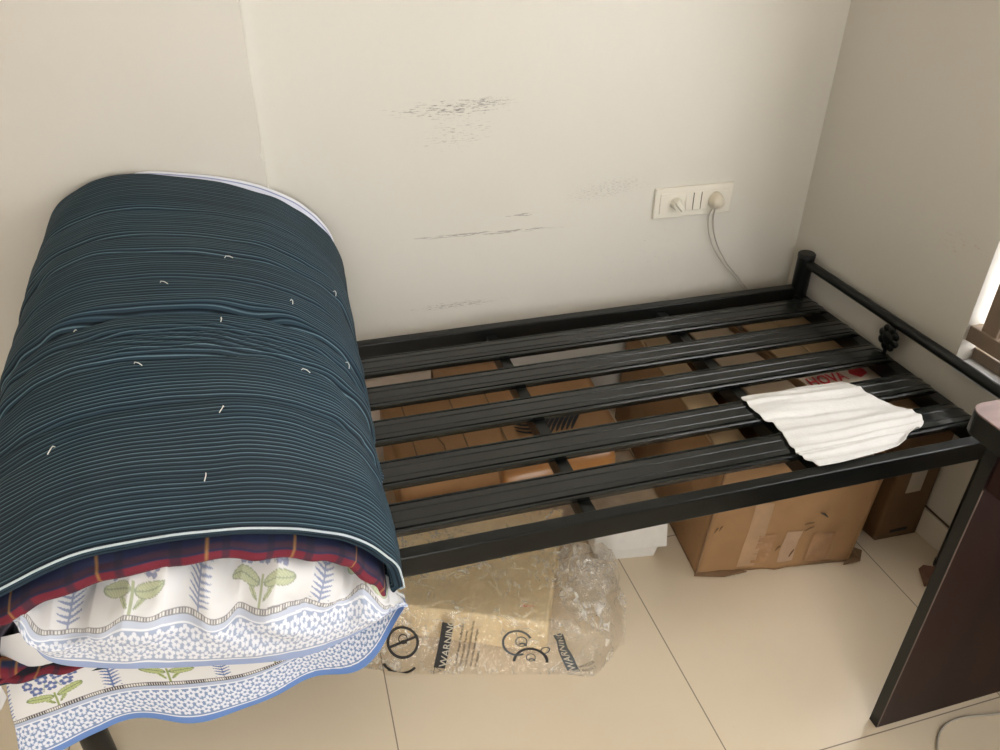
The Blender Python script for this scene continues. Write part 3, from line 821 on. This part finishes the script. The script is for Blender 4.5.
def bagf(u, v, amp=1):
    a = lerp(FU0, FU1, u); b, z = PROF[min(200, max(0, int(v*200)))]
    f = v*200-int(v*200)
    if int(v*200) < 200: b = lerp(b, PROF[int(v*200)+1][0], f); z = lerp(z, PROF[int(v*200)+1][1], f)
    r = max(0, -a)/.165                     # 0 on the board, 1 at the loose right end
    if b > 0: b *= lerp(.92, .72, min(1, max(0, a/.40)))*lerp(1, .62, sm(0, .5, r))
    if b < 0: b *= lerp(.42, 1.05, min(1, max(0, (a+.05)/.33)))
    if a < 0:
        z = z*(1-.45*sm(0, .5, r)-.45*sm(.55, 1, r)); 
        cb = .20-.05*r; sc = 1-.50*sm(.45, 1, r)**2
        b = cb+(b-cb)*sc
        z += .018*sm(0, .25, r)*sm(1, .7, r)*math.sin(PI*min(1, v*1.2))
    p = S(a, b, z)
    flat = sm(.005, .05, z)
    fr = sm(-.0, .03, b) if a > 0 else 1
    w = amp*flat*(.25+.75*fr)
    rid = 0
    if True:
        n1 = 1-abs(nz(p.x*16, p.y*16, z*16))*2; n2 = 1-abs(nz(p.x*38+5, p.y*38, z*30))*2
        n3 = 1-abs(nz(p.x*22+p.y*9, p.y*5+9, 2))*2
        k = .35+2.4*sm(0, .2, r)
        rid = (.006*n1*k+.003*n2*k+.004*n3)*w
        p += Vector((.006*nz(p.x*20, p.y*20, 7), .006*nz(p.x*20, p.y*20, 11), 0))*w*k*1.5
    p.z = max(.0022, p.z+rid*.8)
    p -= W*rid*.5*(1-fr if a > 0 else .5)
    return p
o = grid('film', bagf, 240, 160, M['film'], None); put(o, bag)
# loose tail of the bag by the tub
def tail(u, v):
    a = u*2*PI; c = Vector((-.865, -.655, .0)).lerp(Vector((-.905, -.70, .0)), 1-v)
    r = .052*math.sin(PI*min(.98, .12+v*.85))**.6
    p = Vector((-.906+.01*v, -.698+.010*v, .150*v+.002))+Vector((r*math.cos(a), r*math.sin(a), 0))
    n1 = 1-abs(nz(p.x*25, p.y*25, p.z*12))*2
    n2 = 1-abs(nz(p.x*50, p.y*50, p.z*30))*2
    return p+Vector((math.cos(a), math.sin(a), 0))*(.016*n1+.007*n2)+Vector((0, 0, .012*nz(a*2, v*4)))*v
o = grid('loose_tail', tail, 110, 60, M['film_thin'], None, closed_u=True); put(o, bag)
# prints, carried by the film's front slope.  P(x, y): x to the right along the hem (m from the board's right corner), y up the slope
vlen = [0]
for (a, b), (c, d) in zip(PROF, PROF[1:]): vlen.append(vlen[-1]+math.hypot(c-a, d-b))
def on_bag(x, y):
    u = (FU0+x)/(FU0-FU1)      # x = -a
    y = max(.001, y); k = next((i for i, L in enumerate(vlen) if L > y), 200)
    f = (y-vlen[k-1])/(vlen[k]-vlen[k-1]); v = (k-1+f)/200
    p = bagf(min(1, max(0, u)), v); return p+(-W*.0022+Vector((0, 0, .0028)))
def ring(name, cx, cy, R, wd, mat, a0=0, a1=2*PI, n=40, slash=None, sy=1):
    mb = MB(); vs = []
    for k in range(n+1):
        a = lerp(a0, a1, k/n)
        for r in (R-wd/2, R+wd/2): vs.append(on_bag(cx+r*math.cos(a), cy+r*math.sin(a)*sy))
    mb.add(vs, [(2*k, 2*k+1, 2*k+3, 2*k+2) for k in range(n)])
    if slash is not None:
        dx, dy = math.cos(slash), math.sin(slash)*sy; vs = []
        for k in range(13):
            t = lerp(-R, R, k/12)
            for s in (-wd*.45, wd*.45): vs.append(on_bag(cx+dx*t-dy*s, cy+dy*t+dx*s))
        mb.add(vs, [(2*k, 2*k+1, 2*k+3, 2*k+2) for k in range(12)])
    return put(mb.build(name, mat), bag)
def quadpatch(name, cx, cy, w, h, rot, mat, lift=0):
    ca, sa = math.cos(rot), math.sin(rot); n = 16
    vs = []; fs = []
    for j in range(7):
        for i in range(n+1):
            x = (i/n-.5)*w; y = (j/6-.5)*h; vs.append(on_bag(cx+x*ca-y*sa, cy+x*sa+y*ca)+Vector((0, -lift, lift)))
    for j in range(6):
        for i in range(n): a = j*(n+1)+i; fs.append((a, a+1, a+n+2, a+n+1))
    return put(mesh_obj(name, vs, fs, mat), bag)
def text_on(txt, size, cx, cy, rot, mat, name, bold=0, lift=.0008):
    ca, sa = math.cos(rot), math.sin(rot)
    return text_mesh(txt, size, name, mat, lambda x, y: on_bag(cx+x*ca-y*sa, cy+x*sa+y*ca)+Vector((0, -lift, lift)), bag, bold)
# x runs to the right = -a
def face(cx, cy, s, mat):
    ring('warning_pictogram', cx, cy, s*.42, s*.10, mat, n=18)
    ring('warning_pictogram', cx+s*.1, cy-s*.45, s*.30, s*.16, mat, .2, 2.6, n=12)
ring('warning_ring', -.300, .060, .032, .006, M['ink'], slash=.5, sy=.95); face(-.300, .066, .022, M['ink'])
ring('warning_ring', -.300, .030, .040, .006, M['ink'], 3.7, 5.7, sy=.75)
quadpatch('warning_block', -.212, .062, .098, .024, PI/2-.10, M['ink'])
text_on('WARNING', .0215, -.2035, .0150, PI/2-.10, M['white_ink'], 'warning_text', .0002)
ring('warning_triangle', -.222, .008, .009, .002, M['ink'], n=3)
for k, tx in enumerate(('To avoid danger of suffocation', 'keep this plastic bag away', 'from babies and children. Do not', 'use in cribs, beds, carriages', 'or playpens.')):
    text_on(tx, .0078, -.183+k*.0105, .018, PI/2-.10, M['ink'], 'warning_text', .0001)
ring('warning_ring', -.060, .080, .030, .005, M['grey_ink'], .5, 5.2, slash=None); face(-.052, .084, .028, M['grey_ink'])
ring('warning_ring', -.030, .034, .034, .006, M['ink'], 0, PI, slash=None, sy=1.0); face(-.030, .046, .022, M['grey_ink'])
ring('warning_ring', -.002, .066, .008, .0025, M['grey_ink'])
quadpatch('warning_block', .040, .064, .098, .025, PI/2+.40, M['grey_ink'])
text_on('WARNING', .0215, .0650, .0220, PI/2+.40, M['white_ink'], 'warning_text', .0002)
text_on('FOR BABIES', .010, .058, .012, .35, M['ink'], 'warning_text')
text_on('DANGER', .010, .066, .026, .45, M['ink'], 'warning_text')
text_on('BAYY', .010, .405-.46, .170, .2, M['red_ink'], 'red_print')

# ------------------------------------------------------------------ switch plate
sw = thing('switch_plate', 'white modular switch and socket plate on the back wall above the bed', 'switch plate', (-.366, 0, .664))
put(MB().box(-.483, -.249, -.009, -.0005, .621, .7055).build('plate', M['white_plastic'], bevel=.003, seg=3), sw)
put(MB().box(-.468, -.264, -.0115, -.008, .636, .691).build('module_frame', M['white_plastic'], bevel=.0015), sw)
for x, wd in ((-.382, .021), (-.3585, .021)):
    o = MB().hexa([(x-wd/2, -.0155, .640), (x+wd/2, -.0155, .640), (x+wd/2, -.010, .640), (x-wd/2, -.010, .640)], [(x-wd/2, -.0120, .688), (x+wd/2, -.0120, .688), (x+wd/2, -.010, .688), (x-wd/2, -.010, .688)]).build('rocker', M['white_plastic'], bevel=.001); put(o, sw)
put(MB().box(-.3705, -.3690, -.0138, -.011, .640, .688).build('module_gap', M['gap']), sw)
put(MB().box(-.3468, -.3450, -.0130, -.011, .640, .688).build('module_gap', M['gap']), sw)
kn = MB().tube([(-.421, -.0115, .663), (-.421, -.026, .663), (-.421, -.029, .663)], [.0165, .0155, .0135], 28)
o = kn.build('regulator_knob', M['white_plastic']); shade_flat_smooth(o); put(o, sw)
k2 = MB().box(-.006, .006, -.040, -.026, -.018, .018, Matrix.Translation((-.421, 0, .663)) @ Matrix.Rotation(-.7, 4, 'Y'))
o = k2.build('knob_grip', M['white_plastic'], bevel=.003, seg=3); o.parent = [c for c in sw.children if c.name.startswith('regulator')][0]
for (dx, dz) in ((0, .012), (-.009, -.008), (.009, -.008)):
    put(MB().tube([(-.305+dx, -.0122, .663+dz), (-.305+dx, -.0112, .663+dz)], .0035, 12).build('socket_hole', M['gap']), sw)
# plug + cord
pg = thing('power_plug', 'rounded cream plug with grey cord pushed into the wall socket', 'plug', (-.303, -.012, .66))
vs = []; n = 28
levels = [(-.0125, 1.0), (-.020, 1.0), (-.030, .93), (-.037, .80), (-.041, .55), (-.0425, .2)]
for (y, s) in levels:
    for k in range(n):
        a = 2*PI*k/n; r = .0205*s; xx = r*math.cos(a)*(1-.18*max(0, math.sin(a))); zz = r*1.18*math.sin(a)*(1 if math.sin(a) > 0 else .95)
        vs.append((-.303+xx, y, .6615+zz))
fs = [(j*n+k, (j+1)*n+k, (j+1)*n+(k+1)%n, j*n+(k+1)%n) for j in range(len(levels)-1) for k in range(n)] + [tuple(range((len(levels)-1)*n, len(levels)*n))]
o = mesh_obj('plug_body', vs, fs, M['ivory']); shade_flat_smooth(o, 50); put(o, pg)
cp = [(-.306, -.026, .645), (-.307, -.024, .628), (-.3, -.016, .600), (-.288, -.013, .560), (-.266, -.013, .515), (-.235, -.014, .470), (-.195, -.016, .425), (-.152, -.020, .376), (-.11, -.03, .33), (-.09, -.05, .29), (-.085,-.06,.1), (-.09,-.065,.004)]
o = MB().tube([pl(cp, k/60) for k in range(61)], .0022, 8).build('cord', M['cord'], smooth=True); put(o, pg)
cp2 = [(-.312, -.022, .642), (-.317, -.018, .620), (-.311, -.012, .585), (-.296, -.010, .545), (-.272, -.010, .502), (-.238, -.012, .460), (-.197, -.014, .418), (-.157, -.018, .372), (-.115, -.028, .33)]
o = MB().tube([pl(cp2, k/50) for k in range(51)], .0016, 8).build('cord', M['cord'], smooth=True); put(o, pg)

# ------------------------------------------------------------------ desk
dk = thing('study_desk', 'dark mahogany desk with a pinkish-brown rounded top beside the foot of the window', 'desk', (-.25, -1.45, 0))
# table top outline, rounded far-left corner
def outline(x0, x1, y0, y1, r):
    p = [(x0, y0), (x1, y0), (x1, y1)]
    for k in range(9):
        a = PI/2+PI/2*k/8; p.append((x0+r+r*math.cos(a), y1-r+r*math.sin(a)))
    return p
ol = outline(-.502, -.012, -2.05, -1.096, .028); n = len(ol)
def slab(z0, z1, ol, name, mat, bevel):
    vs = [(x, y, z0) for x, y in ol]+[(x, y, z1) for x, y in ol]
    fs = [tuple(range(n))[::-1], tuple(range(n, 2*n))]+[(i, (i+1)%n, (i+1)%n+n, i+n) for i in range(n)]
    o = mesh_obj(name, vs, fs, mat, bevel=bevel); put(o, dk); return o
slab(.700, .7362, ol, 'desk_edge', M['edge_band'], .001)
slab(.7360, .7385, ol, 'desk_top', M['laminate'], .001)
pnl = MB().box(-.470, -.018, -1.150, -1.130, .0, .700).build('end_panel', M['mahogany'], bevel=.0015); put(pnl, dk)
put(MB().box(-.4715, -.4695, -1.150, -1.130, .002, .700).build('edge_strip', M['edge_band']), dk)
put(MB().box(-.4708, -.4690, -1.1512, -1.1495, .004, .610).build('edge_highlight', simple('edge_highlight_tone', (.16, .12, .10), .6)), dk)  # pale strip paints in the highlight along the panel's edge
put(MB().box(-.468, -.448, -2.0, -1.152, .612, .700).build('apron', M['mahogany'], bevel=.0015), dk)
put(MB().box(-.470, -.018, -2.02, -2.0, .0, .700).build('end_panel', M['mahogany'], bevel=.0015), dk)
# little wooden block
o = MB().hexa([(-.120,-.874,0), (-.080,-.878,0), (-.062,-.842,0), (-.092,-.822,0)], [(-.116,-.868,.022), (-.082,-.871,.022), (-.066,-.845,.022), (-.092,-.830,.022)]).build('wooden_block', simple('block_wood', (.16, .07, .045), .5), bevel=.001)
tag(o, 'small dark brown wooden block on the floor beside the desk panel', 'block')
# thin cable on the floor in front of the desk panel
cb = [(-.03,-1.215), (-.12,-1.20), (-.22,-1.190), (-.30,-1.178), (-.355,-1.19), (-.40,-1.235), (-.425,-1.30), (-.43,-1.40)]
o = MB().tube([pl([(a, b, .003) for a, b in cb], k/50) for k in range(51)], .0022, 8).build('floor_cable', M['cord_dark'], smooth=True)
tag(o, 'thin beige cable curving over the floor tiles under the desk', 'cable')

# ------------------------------------------------------------------ light
wd = bpy.data.worlds.new('sky'); SC.world = wd; wd.use_nodes = True; nt = wd.node_tree
bg = nt.nodes['Background']; bg.inputs[0].default_value = (1.0, .985, .96, 1); bg.inputs[1].default_value = 6.3
def portal(name, loc, rot, sx, sy):
    l = bpy.data.lights.new(name, 'AREA'); l.shape = 'RECTANGLE'; l.size = sx; l.size_y = sy; l.cycles.is_portal = True
    o = bpy.data.objects.new(name, l); o.location = loc; o.rotation_euler = rot; link(o)
portal('window_portal', (WD+.01, (WY0+WY1)/2, (WZ0+WZ1)/2), (0, PI/2, 0), WZ1-WZ0, WY0-WY1)
portal('fill_door_portal', ((DX0+DX1)/2, YB-.09, DZ1/2), (PI/2, 0, 0), DX1-DX0, DZ1)  # sky light through the added fill opening

# ------------------------------------------------------------------ camera
f, pi_, ya, ro, cx, cyy, czz = 775.889, .5671118, .2836116, .0085372, -1.438978, -1.819237, 1.394229
fw = Vector((math.sin(ya)*math.cos(pi_), math.cos(ya)*math.cos(pi_), -math.sin(pi_)))
r = Vector((math.cos(ya), -math.sin(ya), 0)); u = r.cross(fw)
r2 = r*math.cos(ro)+u*math.sin(ro); u2 = -r*math.sin(ro)+u*math.cos(ro)
cam = bpy.data.cameras.new('camera'); cam.sensor_width = 36; cam.sensor_fit = 'HORIZONTAL'; cam.lens = f/1000*36; cam.clip_start = .02
co = bpy.data.objects.new('camera', cam); link(co)
co.matrix_world = Matrix(((r2.x, u2.x, -fw.x, cx), (r2.y, u2.y, -fw.y, cyy), (r2.z, u2.z, -fw.z, czz), (0, 0, 0, 1)))
SC.camera = co
SC.view_settings.view_transform = 'Standard'; SC.view_settings.look = 'None'
SC.view_settings.gamma = 1; SC.view_settings.use_curve_mapping = False
SC.view_settings.exposure = 0.08
SC.cycles.use_denoising = True
SC.cycles.max_bounces = 10; SC.cycles.diffuse_bounces = 5; SC.cycles.transparent_max_bounces = 16
SC.cycles.sample_clamp_indirect = 6
